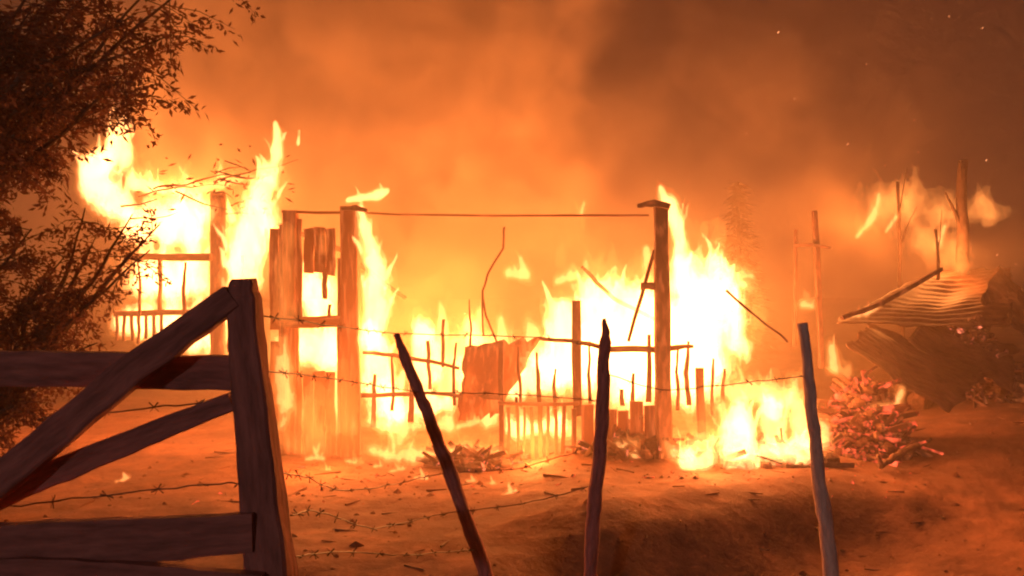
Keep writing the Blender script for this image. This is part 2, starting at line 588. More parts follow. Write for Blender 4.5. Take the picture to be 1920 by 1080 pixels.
# ------------------------------------------------------------------ flames
def flame(strokes, d, mat, label, h=.02, thick=.9, warp=.10, rag=.35, seed=0, depth_fn=None, name='flame', cat='flame', group='flames of the house fire', freq=3.2, up=.45, solid=.9, piece_one=False, licks=1.0):
    """One body of flame. strokes = polylines of (px, py, radius in px); d = depth of its middle plane."""
    D = (lambda p: d) if depth_fn is None else (lambda p: depth_fn(p) + d)
    lr = random.Random(seed * 31 + 5)
    strokes = [list(st) for st in strokes]
    for st in list(strokes) if licks else []:
        q = st if len(st) > 1 else st * 2
        for a, b in zip(q[:-1], q[1:]):
            n = max(1, int(licks * (math.hypot(a[0] - b[0], a[1] - b[1]) + (a[2] + b[2]) * .7) / 30))
            for _ in range(n):
                t = lr.random()
                x = a[0] + (b[0] - a[0]) * t; y = a[1] + (b[1] - a[1]) * t; r = a[2] + (b[2] - a[2]) * t
                if r < 6: continue
                an = lr.uniform(-1.35, 1.35)
                x0 = x + math.sin(an) * r * .72; y0 = y - math.cos(an) * r * .6
                ln = lr.uniform(.5, 1.5) * min(r, 45) + 8
                dr = math.sin(an) * ln * .35 + lr.uniform(-.25, .25) * ln
                r0 = max(4.0, r * lr.uniform(.16, .32))
                strokes.append([(x0, y0, r0), (x0 + dr * .4, y0 - ln * .55, r0 * .75), (x0 + dr, y0 - ln, 2.2)])
    segs = []
    for st in strokes:
        pts = [(at(p[0], p[1], D(p[0])), p[2] * D(p[0]) / F_PX) for p in st]
        if len(pts) == 1: pts = pts * 2
        segs += [(pts[i], pts[i + 1]) for i in range(len(pts) - 1)]
    allp = [s[i] for s in segs for i in (0, 1)]
    mr = max(p[1] for p in allp)
    lo = np.array([min(p[0][i] - p[1] * 1.25 - warp for p in allp) for i in range(3)])
    hi = np.array([max(p[0][i] + p[1] * 1.25 + warp for p in allp) for i in range(3)])
    lo[2] -= 0.0; hi[2] += mr * .6
    n = np.ceil((hi - lo) / h).astype(int) + 2
    gx, gy, gzz = np.meshgrid(*[lo[i] + h * np.arange(n[i]) for i in range(3)], indexing='ij')
    gx = gx.astype(np.float32); gy = gy.astype(np.float32); gzz = gzz.astype(np.float32)
    s = seed * 7.7
    wx = warp * fbm(gx * freq + s, gy * freq, gzz * freq * up, 3)
    wz = warp * .9 * fbm(gx * freq + s + 40, gy * freq + 11, gzz * freq * up, 2)
    x2 = gx + wx; y2 = gy + wx * .5; z2 = gzz + wz
    F = np.full(gx.shape, -9.0, np.float32)
    for (a, ra), (b, rb) in segs:
        ab = np.array(b - a); L2 = max(float(ab @ ab), 1e-9)
        t = np.clip(((x2 - a.x) * ab[0] + (y2 - a.y) * ab[1] + (z2 - a.z) * ab[2]) / L2, 0, 1)
        dx = x2 - (a.x + t * ab[0]); dy = (y2 - (a.y + t * ab[1])) / thick; dz = z2 - (a.z + t * ab[2])
        r = ra + t * (rb - ra)
        # flames reach upwards: the lower half of each puff is rounder than the upper one
        dz = np.where(dz > 0, dz * .72, dz)
        F = np.maximum(F, solid - np.sqrt(dx * dx + dy * dy + dz * dz) / np.maximum(r, 1e-3))
    zz = gzz * freq * up
    n1 = fbm(gx * freq * 2.5 + s + 9, gy * freq * 2.5, zz * 2.2 - wz * 6, 4)
    n2 = np.abs(fbm(gx * freq * 5.0 + s + 31 + wx * 9, gy * freq * 5.0, zz * 3.6 + 3, 3))
    F = F + (1.15 * rag * n1 - .9 * rag * n2) * (1.15 - np.clip(F, -.3, .8))
    # three nested bodies of gas: a ragged orange veil, the yellow flame, the white core
    outer, core = SHELLS[mat]
    V, Q = surface_net(F + .14 + .35 * n1 - .25 * n2, lo, h)
    if mat in ('flame_soft', 'flame_faint'): V, Q = biggest(V, Q)
    o = mesh_obj(name, V, Q, M[outer])
    for nm, thr, mm in core:
        F2 = F - thr + (.25 * n1 - .5 * n2)
        if (F2 > 0).sum() > 12:
            V, Q = surface_net(F2, lo, h)
            if mat in ('flame_soft', 'flame_faint'): V, Q = biggest(V, Q)
            mesh_obj(nm, V, Q, M[mm], o)
    return tag(o, label, cat, group)


SHELLS = {'flame_hot': ('flame_veil', [('bright_flame', .10, 'flame_mid'), ('white_core', .30, 'flame_hot')]),
          'flame_mid': ('flame_veil', [('bright_flame', .10, 'flame_soft'), ('white_core', .36, 'flame_mid')]),
          'flame_soft': ('flame_veil', [('bright_flame', .12, 'flame_soft'), ('white_core', .45, 'flame_mid')]),
          'flame_faint': ('flame_veil', [('bright_flame', .30, 'flame_faint')])}


def biggest(V, Q):
    """Only the largest connected piece of a surface."""
    lab = np.arange(len(V))
    while True:
        m = lab[Q].min(1)
        new = lab.copy()
        np.minimum.at(new, Q.ravel(), np.repeat(m, 4))
        new = new[new]
        if (new == lab).all(): break
        lab = new
    u, c = np.unique(lab, return_counts=True)
    keep = lab == u[c.argmax()]
    idx = np.cumsum(keep) - 1
    return V[keep], idx[Q[keep[Q[:, 0]]]]


flame([[(160, 330, 24), (185, 325, 44), (222, 282, 34), (243, 236, 12)], [(180, 345, 42), (228, 388, 42)], [(250, 340, 26), (330, 352, 16)]],
      8.25, 'flame_hot', 'flame curling off the far left roof corner in front of the leaves', .02, .8, seed=1)
flame([[(350, 322, 8), (365, 355, 22), (385, 400, 30)], [(420, 300, 6), (425, 345, 14)], [(385, 345, 18), (500, 340, 14)]], 8.4, 'flame_mid',
      'flame dancing on the left roof edge among burnt twigs', .018, .8, seed=2)
flame([[(250, 425, 40), (345, 428, 62)], [(270, 525, 58), (350, 525, 62)], [(238, 610, 34), (330, 612, 46), (395, 640, 44)]],
      8.75, 'flame_hot', 'white-hot flame filling the left room behind the railing', .022, .8, .06, .25, 3)
flame([[(520, 238, 7), (516, 300, 20), (492, 376, 40), (470, 440, 50), (456, 520, 44)], [(555, 245, 4), (552, 270, 6)]], 7.95, 'flame_hot',
      'tall narrow flame rising from the wall left of the planks', .018, .8, .09, .3, 4)
flame([[(588, 550, 56)], [(592, 580, 46)]], 8.05, 'flame_hot', 'flame glaring through the upper window opening', .02, .7, .04, .15, 5)
flame([[(560, 655, 44), (610, 658, 50)]], 8.05, 'flame_hot', 'flame glaring through the lower window opening', .02, .7, .04, .15, 6)
flame([[(655, 380, 8), (688, 374, 15), (728, 364, 8)], [(678, 398, 14), (686, 450, 20), (700, 520, 34), (706, 585, 36), (692, 640, 30)]], 7.55, 'flame_hot',
      'flame climbing the corner post to its top', .016, .8, .08, .35, 7)
flame([[(705, 660, 44), (715, 720, 50), (745, 768, 44)], [(800, 640, 40), (805, 700, 40)], [(780, 760, 40), (835, 760, 26)]],
      8.0, 'flame_hot', 'bright flame low down between corner post and leaning stake', .02, .8, .09, .35, 8)
flame([[(830, 580, 10), (838, 640, 34), (850, 720, 40)], [(885, 590, 14), (890, 640, 34)], [(870, 700, 60)]], 8.35, 'flame_mid',
      'yellowish low flame behind the slumped panel', .022, .9, .12, .45, 9)
flame([[(955, 512, 14), (985, 515, 20)], [(978, 486, 8), (985, 515, 16)]], 7.7, 'flame_mid', 'small wedge of flame floating in the open middle bay', .014, .8, .04, .25, 10)
flame([[(1055, 470, 9), (1056, 490, 10)], [(1050, 530, 12), (1075, 520, 16)]], 7.6, 'flame_soft', 'two small licks of flame above the middle post', .013, .8, .05, .4, 11)
flame([[(1088, 400, 11), (1096, 380, 7)], [(1092, 415, 6), (1092, 428, 4)]], 7.2, 'flame_soft', 'tiny lick of flame on the top plate', .012, .8, .03, .3, 12)
flame([[(1055, 600, 44), (1050, 690, 54)], [(1112, 545, 30), (1122, 590, 66), (1130, 660, 92)], [(1200, 580, 56), (1195, 690, 90)], [(1170, 560, 40)]],
      7.85, 'flame_hot', 'huge white flame filling the bay left of the tall charred post', .020, .7, .08, .26, 13, solid=1.05)
flame([[(1300, 530, 48), (1305, 600, 94), (1300, 690, 80)], [(1365, 600, 48), (1378, 640, 40)], [(1330, 500, 22), (1340, 560, 60)]],
      7.45, 'flame_hot', 'huge white flame billowing out right of the tall charred post', .020, .7, .10, .32, 14, solid=1.02)
flame([[(1240, 352, 12), (1248, 385, 24), (1272, 420, 24), (1270, 470, 22), (1275, 530, 30)]], 7.15, 'flame_hot',
      'flame wrapped round the top of the tall charred post', .016, .8, .07, .3, 15)
flame([[(1215, 470, 10), (1214, 520, 18), (1205, 560, 20)]], 7.3, 'flame_mid', 'thin flame in the angle of the post and its brace', .014, .8, .05, .3, 16)
flame([[(1265, 850, 24), (1330, 858, 42), (1400, 850, 46), (1385, 790, 44)], [(1440, 770, 34), (1450, 830, 42)], [(1500, 770, 36), (1515, 840, 36)], [(1540, 800, 20), (1548, 830, 16)], [(1345, 765, 20), (1350, 800, 20)]],
      6.7, 'flame_mid', 'wide ragged flame on the ground right of the tall charred post', .016, .8, .09, .5, 17, solid=1.0)
flame([[(1388, 850, 46), (1378, 800, 34)], [(1290, 868, 22), (1330, 868, 26)], [(1440, 850, 30), (1500, 850, 22)], [(1450, 775, 20)]], 6.5, 'flame_hot', 'white core of the ground fire right of the post', .016, .8, .06, .35, 18, solid=1.05)
flame([[(958, 720, 36), (985, 715, 30), (1045, 705, 44)], [(958, 800, 26), (1000, 810, 30), (1050, 795, 32)]], 7.7, 'flame_hot', 'flame shining between the charred pickets', .02, .8, .08, .4, 19)
flame([[(1160, 838, 10), (1190, 838, 14), (1200, 865, 14)]], 6.85, 'flame_soft', 'low curl of flame at the foot of the right boards', .013, .8, .05, .4, 20)
flame([[(860, 800, 8), (880, 795, 9), (900, 788, 5)]], 7.3, 'flame_mid', 'sliver of flame under the slumped panel', .012, .8, .03, .3, 21)
flame([[(1378, 520, 20), (1410, 522, 10)], [(1350, 490, 10), (1400, 540, 16)]], 7.6, 'flame_soft', 'ragged orange flame tip blown to the right of the large fire', .016, .8, .08, .4, 22)
flame([[(1648, 365, 8), (1638, 408, 13), (1608, 442, 7)]], 10.4, 'flame_soft', 'curved flame strip, first of those high at far right', .016, .8, .03, .2, 23, group='flames in the trees at far right')
flame([[(1682, 405, 7), (1662, 432, 9)]], 10.3, 'flame_soft', 'short flame strip beside the thin dark trunk', .014, .8, .03, .2, 24, group='flames in the trees at far right')
flame([[(1700, 375, 6), (1708, 412, 10), (1728, 440, 6)]], 10.5, 'flame_faint', 'dim curved flame strip right of the thin dark trunk', .016, .8, .03, .2, 25, group='flames in the trees at far right')
flame([[(1772, 425, 8), (1760, 460, 11)]], 10.2, 'flame_soft', 'upright flame strip left of the thick bare trunk', .014, .8, .03, .2, 26, group='flames in the trees at far right')
flame([[(1775, 490, 12), (1800, 500, 14), (1822, 495, 6)]], 10.1, 'flame_faint', 'low dim flame at the foot of the thick bare trunk', .016, .8, .05, .3, 27, group='flames in the trees at far right')
flame([[(1845, 375, 14), (1865, 405, 22)]], 11.5, 'flame_faint', 'faint orange flame right of the thick bare trunk', .02, .8, .06, .3, 28, group='flames in the trees at far right')
flame([[(1500, 572, 12), (1520, 578, 14)], [(1505, 548, 5), (1510, 560, 8)]], 7.5, 'flame_soft', 'small flame between the two thin far posts', .014, .8, .05, .4, 29)
flame([[(1575, 600, 4), (1610, 590, 10), (1650, 578, 5)]], 7.9, 'flame_soft', 'flame licking along the edge of the upper roof sheet', .013, .8, .03, .3, 30, piece_one=True)
flame([[(1560, 655, 12), (1565, 690, 18)], [(1585, 700, 12)], [(1550, 800, 12), (1556, 815, 10)]], 7.0, 'flame_soft', 'flame on the near side of the ember heap', .014, .8, .05, .45, 31)
flame([[(1690, 735, 13), (1680, 760, 12), (1640, 768, 10)], [(1665, 700, 8)]], 7.1, 'flame_soft', 'flame on the far right edge of the ember heap', .014, .8, .05, .5, 32)
flame([[(520, 600, 20), (540, 660, 34), (545, 800, 28)], [(620, 540, 24), (625, 640, 36), (640, 780, 28)]], 8.25, 'flame_mid', 'flame behind the plank wall showing through its gaps', .02, .7, .09, .4, 52)
flame([[(890, 690, 30), (930, 720, 34), (915, 790, 26)], [(960, 660, 14), (970, 700, 26)]], 7.9, 'flame_mid', 'flame between the slumped panel and the pickets', .017, .7, .08, .4, 53)
flame([[(690, 790, 24), (760, 800, 26), (840, 800, 20)]], 7.75, 'flame_mid', 'low strip of flame along the foot of the open bay', .016, .7, .07, .45, 54)
flame([[(1110, 770, 16), (1160, 790, 18), (1215, 770, 16)]], 7.15, 'flame_soft', 'low flame seeping over the right boards', .015, .7, .06, .45, 55)
flame([[(1330, 745, 24), (1400, 735, 30), (1480, 745, 26)], [(1420, 700, 8), (1430, 725, 14)]], 7.1, 'flame_mid', 'flame bridging the large fire and the ground fire', .016, .7, .07, .45, 56)
flame([[(575, 770, 30), (590, 835, 26)], [(640, 700, 16), (650, 800, 24)], [(520, 830, 20), (560, 845, 18)]], 7.35, 'flame_faint', 'faint veil of fire creeping up the foot of the plank wall', .018, .6, .09, .5, 57)
flame([[(530, 440, 16), (535, 520, 22), (530, 590, 20)], [(632, 440, 10), (640, 470, 12)]], 7.5, 'flame_faint', 'faint veil of fire over the upper planks of the wall', .018, .6, .09, .5, 58)
flame([[(690, 845, 16), (780, 850, 20), (860, 850, 16), (930, 850, 18)], [(735, 815, 14), (745, 840, 16)]], 7.25, 'flame_soft', 'long low line of flame on the ground before the open bay', .014, .7, .06, .5, 59)
flame([[(880, 610, 24), (900, 660, 44), (960, 680, 44)], [(1000, 620, 22), (1010, 670, 40)], [(940, 600, 14), (945, 640, 26)]], 8.3, 'flame_mid', 'flame rising behind the slumped panel and joining the large fire', .02, .8, .09, .4, 60)
flame([[(425, 560, 26), (420, 620, 34), (440, 660, 30)]], 8.5, 'flame_mid', 'flame between the left room and the tall narrow flame', .02, .8, .08, .4, 61)
flame([[(1645, 400, 34), (1700, 385, 36), (1770, 400, 34), (1840, 400, 26)], [(1740, 450, 34), (1800, 480, 30)]], 10.9, 'flame_faint', 'wide dim orange glow added behind the bare trunks high at far right', .03, .7, .14, .6, 62, group='flames in the trees at far right')  # faint emitting body added as a glow backdrop for the flame strips
# low tongues scattered along the ground before the house
for i, (fx, fy, r, lab) in enumerate([
    (620, 876, 9, 'tiny ground flame between the plank wall and the corner post'), (745, 880, 10, 'tiny ground flame behind the leaning stake'), (835, 893, 8, 'tiny ground flame touching the leaning stake in view'), (925, 905, 9, 'tiny ground flame left of the nearest ground flame'), (1010, 905, 8, 'tiny ground flame below the pickets'),
    (590, 860, 14, 'small ground flame below the plank wall'), (668, 862, 14, 'small ground flame at the foot of the corner post'),
    (712, 868, 9, 'tiny ground flame just right of the corner post foot'), (790, 892, 12, 'small ground flame left of the leaning stake'),
    (880, 900, 8, 'tiny ground flame right of the leaning stake'), (955, 922, 13, 'ground flame nearest the viewer in the middle'),
    (232, 895, 9, 'tiny ground flame seen through the gate frame')]):
    dd = 1.6 * F_PX / (fy + r - 540)
    flame([[(fx - r * 1.3, fy + 3, r * .4), (fx + r * .9, fy + 2, r * .5)], [(fx - r * .3, fy - r * 1.3, r * .22), (fx + 2, fy, r * .6)], [(fx + r * .8, fy - r * .6, r * .2), (fx + r * .6, fy, r * .4)]], dd, 'flame_soft', lab, .009, .8, .05, .45, 40 + i, group='small flames on the ground')
# thin veil of fire licking the outside of the planks
flame([[(535, 640, 14), (538, 700, 18), (530, 800, 22)], [(520, 660, 10), (522, 760, 14)]], 7.65, 'flame_soft', 'flame licking the left end of the plank wall beside the gate post', .018, .6, .09, .5, 50)
flame([[(605, 440, 7), (606, 470, 8)], [(635, 445, 5), (636, 475, 7)]], 7.6, 'flame_faint', 'faint flames seeping between the upper planks', .014, .7, .03, .4, 51)


# ------------------------------------------------------------------ ember heap, debris
def heap(name, px, d, rx, ry, hz, n, mats, label, cat, seed, size=(.05, .14)):
    """A heap of charred, glowing lumps and sticks over a core mound."""
    random.seed(seed)
    base = gnd(px, d)
    root = empty(name, base, label, cat)
    mb = {m: MB() for m in mats}; mats_once = list(dict.fromkeys(mats))
    for i in range(n):
        a = random.uniform(0, 6.283); rr = math.sqrt(random.random())
        x = math.cos(a) * rr * rx; y = math.sin(a) * rr * ry
        z = hz * (1 - rr ** 1.6) * random.uniform(.55, 1.0)
        c = base + Vector((x, y, z))
        m = random.choice(mats)
        if random.random() < (.55 if 'debris' in name else .22):
            dv = Vector((random.uniform(-1, 1), random.uniform(-.6, .6), random.uniform(-.3, .6))).normalized() * random.uniform(.12, .3)
            w = random.uniform(.015, .06)
            mb[m].bar([c - dv, c + dv], [(w, w * .4), (w * .7, w * .35)], .012, sub=3)
        else:
            s = size[0] * .6 + (size[1] * 1.5 - size[0] * .6) * random.random() ** 2.2
            V = []; nu, nv = 7, 5
            for j in range(nv + 1):
                for q in range(nu):
                    th = math.pi * j / nv; ph = 6.283 * q / nu
                    v = Vector((math.sin(th) * math.cos(ph), math.sin(th) * math.sin(ph), math.cos(th) * .75))
                    V.append(c + v * s * (1 + .45 * mnoise.noise(v * 1.7 + c * 5)))
            F = [(j * nu + q, j * nu + (q + 1) % nu, (j + 1) * nu + (q + 1) % nu, (j + 1) * nu + q) for j in range(nv) for q in range(nu)]
            mb[m].add(V, F)
    for m in mats_once:
        nm = 'embers' if 'ember' in m else ('charred_chunks' if m == 'char' else 'charred_sticks')
        tag(mb[m].build(nm, M[m], root), kind='stuff')
    return root


heap('ember_heap', 1618, 7.3, .42, .4, .74, 800, ['ember', 'ember', 'char'], 'glowing pinkish red heap of embers under the ridged roof sheet', 'embers', 3, (.018, .05))
heap('debris_heap', 1800, 9.1, .75, .4, 1.0, 260, ['char', 'stick', 'stick'], 'dark mass of burnt wreckage carrying the roof sheets', 'debris', 9, (.05, .12))
heap('ember_heap', 1815, 8.9, .34, .25, 1.15, 150, ['ember_dim', 'char'], 'dim ember heap on top of the fallen roof at far right', 'embers', 4, (.02, .05))
heap('debris_heap', 890, 7.25, .4, .25, .13, 110, ['ember_dim', 'char', 'stick'], 'low smouldering debris heap behind the leaning stake', 'debris', 5, (.03, .07))
heap('debris_heap', 1180, 7.0, .4, .22, .2, 110, ['char', 'stick', 'ember_dim'], 'charred debris heaped against the right boards', 'debris', 6, (.03, .07))
heap('debris_heap', 1420, 6.75, .65, .3, .13, 150, ['char', 'ember', 'stick'], 'burning debris heap under the ground fire right of the post', 'debris', 8, (.03, .08))
random.seed(21)

# ------------------------------------------------------------------ trees behind
def bare_tree(px, d, top, base, w, label, kinks=0.02, cat='tree'):
    b = at(px, base, d)
    b.z = gz(b.x, b.y)
    root = empty('bare_tree', b, label, cat)
    t = at(px + random.uniform(-10, 10), top, d)
    pts = [b.lerp(t, i / 6) + Vector((random.uniform(-1, 1), random.uniform(-1, 1), 0)) * kinks for i in range(7)]
    pts[0] = b
    ww = w * d / F_PX
    MB().bar(pts, [(ww * (1.15 - .5 * i / 6),) * 2 for i in range(7)], .012, sub=3, round_n=9).build('trunk', M['bark'], root, True)
    for i in range(2):
        s = pts[4 + i % 2]
        e = s + Vector((random.uniform(-.3, .3), random.uniform(-.3, .3), random.uniform(.3, .6)))
        mbr = MB().bar([s, s.lerp(e, .5) + Vector((0, 0, .05)), e], [(ww * .35,) * 2, (ww * .25,) * 2, (ww * .1,) * 2], .01, sub=3, round_n=6)
        mbr.build('branch', M['bark'], root, True)
    return root


bare_tree(1692, 10.6, 340, 560, 9, 'thin bare tree among the flames high at far right')
bare_tree(1812, 10.2, 300, 560, 26, 'thick bare tree trunk at far right behind the roof sheets')
bare_tree(1765, 9.9, 430, 560, 8, 'short bare sapling just left of the thick trunk')


def conifer(px, d, top, base, label):
    b = at(px, base, d); b.z = gz(b.x, b.y)
    t = at(px, top, d)
    root = empty('conifer', b, label, 'tree')
    MB().bar([b, t], [(.16, .16), (.02, .02)], .01, round_n=8).build('trunk', M['bark'], root, True)
    mb = MB()
    H = t.z - b.z
    for i in range(900):
        u = random.random() ** .8
        z = b.z + H * (.12 + .88 * u)
        r = (1 - u) * H * .22 * random.uniform(.3, 1.1)
        a = random.uniform(0, 6.283)
        c = Vector((b.x + math.cos(a) * r, b.y + math.sin(a) * r, z - r * .3))
        dv = Vector((math.cos(a), math.sin(a), random.uniform(-.6, .1))) * random.uniform(.1, .25)
        sv = Vector((-math.sin(a), math.cos(a), random.uniform(-.3, .3))) * random.uniform(.03, .07)
        mb.add([c - sv, c + sv, c + dv], [(0, 1, 2)])
    mb.build('crown', M['leaf'], root)


conifer(1385, 13.0, 340, 600, 'dim conifer top showing through the smoke behind the ruin')

# ------------------------------------------------------------------ foreground: gate frame
gate = empty('gate_frame', Vector((at(520, 540, 2.4).x, 2.4, gz(-.7, 2.4))), 'dark weathered gate frame of a squared post with rails and diagonal braces', 'gate')


def fbar(name, pts, w, t, mat='post_wood', parent=gate, jit=.006, sub=8, rn=0):
    P = [at(p[0], p[1], p[2]) for p in pts]
    S = [(ww * p[2] / F_PX, t) for ww, p in zip(w if isinstance(w, (list, tuple)) else [w] * len(pts), pts)]
    return MB().bar(P, S, jit, sub=sub, round_n=rn).build(name, M[mat], parent)


foot = at(556, 1200, 2.35)
pb = MB()
P = [Vector((at(556, 1200, 2.3).x, 2.3, gz(-.6, 2.3) - .1)), at(512, 1080, 2.36), at(478, 800, 2.4), at(459, 560, 2.42), at(457, 524, 2.42)]
pb.bar(P, [(.125, .12), (.123, .115), (.104, .10), (.084, .09), (.060, .075)], .006, sub=8)
pb.build('post', M['post_wood'], gate)
fbar('rail', [(-260, 688, 2.5), (60, 690, 2.49), (445, 700, 2.47)], [70, 66, 64], .05)
fbar('brace', [(-120, 990, 2.36), (40, 872, 2.37), (250, 690, 2.38), (440, 556, 2.40)], [62, 58, 56, 46], .06)
fbar('brace', [(-120, 985, 2.46), (60, 905, 2.45), (250, 825, 2.44), (440, 752, 2.43)], [48, 46, 44, 34], .06)
fbar('bottom_board', [(-300, 1035, 2.30), (0, 1020, 2.30), (250, 1010, 2.31), (478, 998, 2.32)], [74, 74, 82, 72], .04)
fbar('bottom_board', [(-300, 1098, 2.28), (100, 1098, 2.28), (340, 1108, 2.28), (490, 1122, 2.29)], [110, 106, 96, 90], .04)

# ------------------------------------------------------------------ leaning stakes
def stake(pts, w, mat, label):
    P = [at(*p) for p in pts]
    b = P[-1]
    g = gz(b.x, b.y)
    dirv = (P[-1] - P[-2]).normalized()
    if b.z > g - .1 and dirv.z < 0:
        P.append(b + dirv * ((b.z - g + .12) / -dirv.z)); w = list(w) + [w[-1]]
    S = [(ww * 4.4 / F_PX,) * 2 for ww in w]
    root = empty('fence_stake', Vector((P[-1].x, P[-1].y, g)), label, 'fence post', 'rough fence stakes')
    MB().bar(P, S, .010, sub=9, round_n=10).build('pole', M[mat], root, True)
    return root


stake([(740, 626, 4.5), (758, 668, 4.49), (800, 770, 4.46), (850, 905, 4.44), (900, 1045, 4.4)], [10, 20, 24, 27, 29], 'stake_wood', 'dark pointed stake leaning far over to the left')
stake([(1135, 597, 4.3), (1136, 640, 4.3), (1128, 800, 4.3), (1115, 950, 4.28), (1107, 1080, 4.26)], [7, 21, 26, 27, 25], 'stake_wood', 'dark sharpened stake standing almost upright mid-frame')
stake([(1504, 606, 4.2), (1518, 720, 4.2), (1538, 900, 4.2), (1560, 1085, 4.18)], [17, 21, 25, 28], 'grey_wood', 'pale grey stake, thinnest and farthest to the right')

# ------------------------------------------------------------------ barbed wire
def wire(pts, label, barbs=True, r=.0025):
    P0 = [at(*p) for p in pts]
    # smooth the strand
    P = []
    for i in range(len(P0) - 1):
        a = P0[max(i - 1, 0)]; b = P0[i]; c = P0[i + 1]; d = P0[min(i + 2, len(P0) - 1)]
        for k in range(6):
            t = k / 6
            P.append(.5 * ((2 * b) + (c - a) * t + (2 * a - 5 * b + 4 * c - d) * t * t + (3 * b - a - 3 * c + d) * t ** 3))
    P.append(P0[-1])
    P = [p + Vector((0, 0, random.uniform(-.004, .004))) for p in P]
    root = empty('barbed_wire', P0[0], label, 'wire', 'strands of barbed wire')
    MB().bar(P, [(2 * r, 2 * r)] * len(P), 0, sub=1, round_n=6).build('strand', M['wire'], root, True)
    mb = MB(); acc = 0
    for i in range(1, len(P)):
        acc += (P[i] - P[i - 1]).length
        if acc > .13:
            acc = 0
            for s in range(3):
                v = Vector((random.uniform(-1, 1), random.uniform(-1, 1), random.uniform(-1, 1))).normalized() * .022
                mb.bar([P[i] - v, P[i] + v], [(.0045, .0045), (.0015, .0015)], 0, sub=1, round_n=4)
    if mb.v: tag(mb.build('barbs', M['wire'], root), kind='stuff')
    return root


wire([(20, 950, 2.6), (200, 928, 2.6), (380, 910, 2.55), (452, 905, 2.5)], 'barbed wire crossing the gate frame above its bottom board')
wire([(70, 785, 2.7), (200, 772, 2.6), (330, 760, 2.6), (442, 745, 2.5)], 'thin barbed wire behind the upper brace of the gate')
wire([(520, 888, 2.6), (570, 893, 3.0), (640, 918, 3.6), (740, 908, 4.2), (830, 888, 4.45), (960, 880, 4.4), (1080, 848, 4.3)], 'sagging barbed wire from the gate post past the leaning stake')
wire([(545, 968, 2.5), (600, 960, 3.0), (700, 990, 3.6), (800, 970, 4.2), (870, 958, 4.4), (1000, 940, 4.4), (1105, 912, 4.3)], 'lowest barbed wire running to the leaning stake')
wire([(485, 695, 2.5), (640, 712, 3.6), (790, 735, 4.45), (940, 738, 4.4), (1130, 752, 4.3)], 'middle barbed wire between gate post and pointed stakes')
wire([(480, 590, 2.5), (690, 620, 4.0), (760, 626, 4.5), (1000, 632, 4.4), (1134, 655, 4.3)], 'top barbed wire reaching the sharpened stake')
wire([(1134, 700, 4.3), (1240, 730, 4.25), (1330, 725, 4.25), (1420, 715, 4.2), (1515, 706, 4.2)], 'barbed wire strung from the sharpened stake to the pale one')
wire([(550, 1045, 2.45), (620, 1035, 3.0), (760, 1040, 3.6), (895, 1030, 4.4)], 'slack barbed wire close to the ground by the gate post')

# ------------------------------------------------------------------ tree and shrub at left
def leafy(name, foot_pt, label, limbs, twigs_per, leaf_n, leaf_len, spread, seed):
    random.seed(seed)
    root = empty(name, foot_pt, label, 'tree' if 'tree' in name else 'shrub')
    wood = MB(); lv = MB(); tw = MB()
    fork = foot_pt + limbs['fork']
    MB().bar([foot_pt, foot_pt.lerp(fork, .5) + Vector((.05, .03, 0)), fork], [(limbs['w'],) * 2, (limbs['w'] * .85,) * 2, (limbs['w'] * .65,) * 2], .02, sub=5, round_n=10).build('trunk', M['bark'], root, True)
    for tgt in limbs['to']:
        e = at(*tgt[:3]); n_tw = tgt[3] if len(tgt) > 3 else twigs_per
        mid = fork.lerp(e, .5) + Vector((random.uniform(-.2, .2), random.uniform(-.2, .2), random.uniform(0, .25)))
        pts = [fork, fork.lerp(mid, .6), mid.lerp(e, .35), e]
        MB().bar(pts, [(.06,) * 2, (.045,) * 2, (.028,) * 2, (.008,) * 2], .012, sub=5, round_n=6).build('branch', M['bark'], root, True)
        for k in range(n_tw):
            u = random.uniform(.25, 1.0)
            s = pts[1].lerp(pts[2], u * 2) if u < .5 else pts[2].lerp(pts[3], (u - .5) * 2)
            dv = Vector((random.gauss(0, 1), random.gauss(0, .8), random.gauss(-.15, .6))).normalized() * random.uniform(.4, 1) * spread
            e2 = s + dv
            tw.bar([s, s.lerp(e2, .5) + Vector((0, 0, .03)), e2], [(.007,) * 2, (.005,) * 2, (.002,) * 2], .004, sub=2, round_n=4)
            for q in range(leaf_n):
                t = random.uniform(.15, 1.05)
                c = s.lerp(e2, t) + Vector((random.gauss(0, .02), random.gauss(0, .02), random.gauss(0, .02)))
                ld = (dv.normalized() * .6 + Vector((random.gauss(0, .7), random.gauss(0, .7), random.gauss(-.2, .6)))).normalized() * leaf_len * random.uniform(.6, 1.3)
                sd = ld.cross(Vector((random.gauss(0, 1), random.gauss(0, 1), random.gauss(0, 1)))).normalized() * leaf_len * random.uniform(.12, .22)
                nn = ld.cross(sd).normalized() * leaf_len * .06
                lv.add([c, c + ld * .45 + sd + nn, c + ld, c + ld * .45 - sd + nn], [(0, 1, 2, 3)])
    tag(tw.build('twigs', M['bark'], root), kind='stuff')
    tag(lv.build('crown', M['leaf'], root), kind='stuff')
    return root


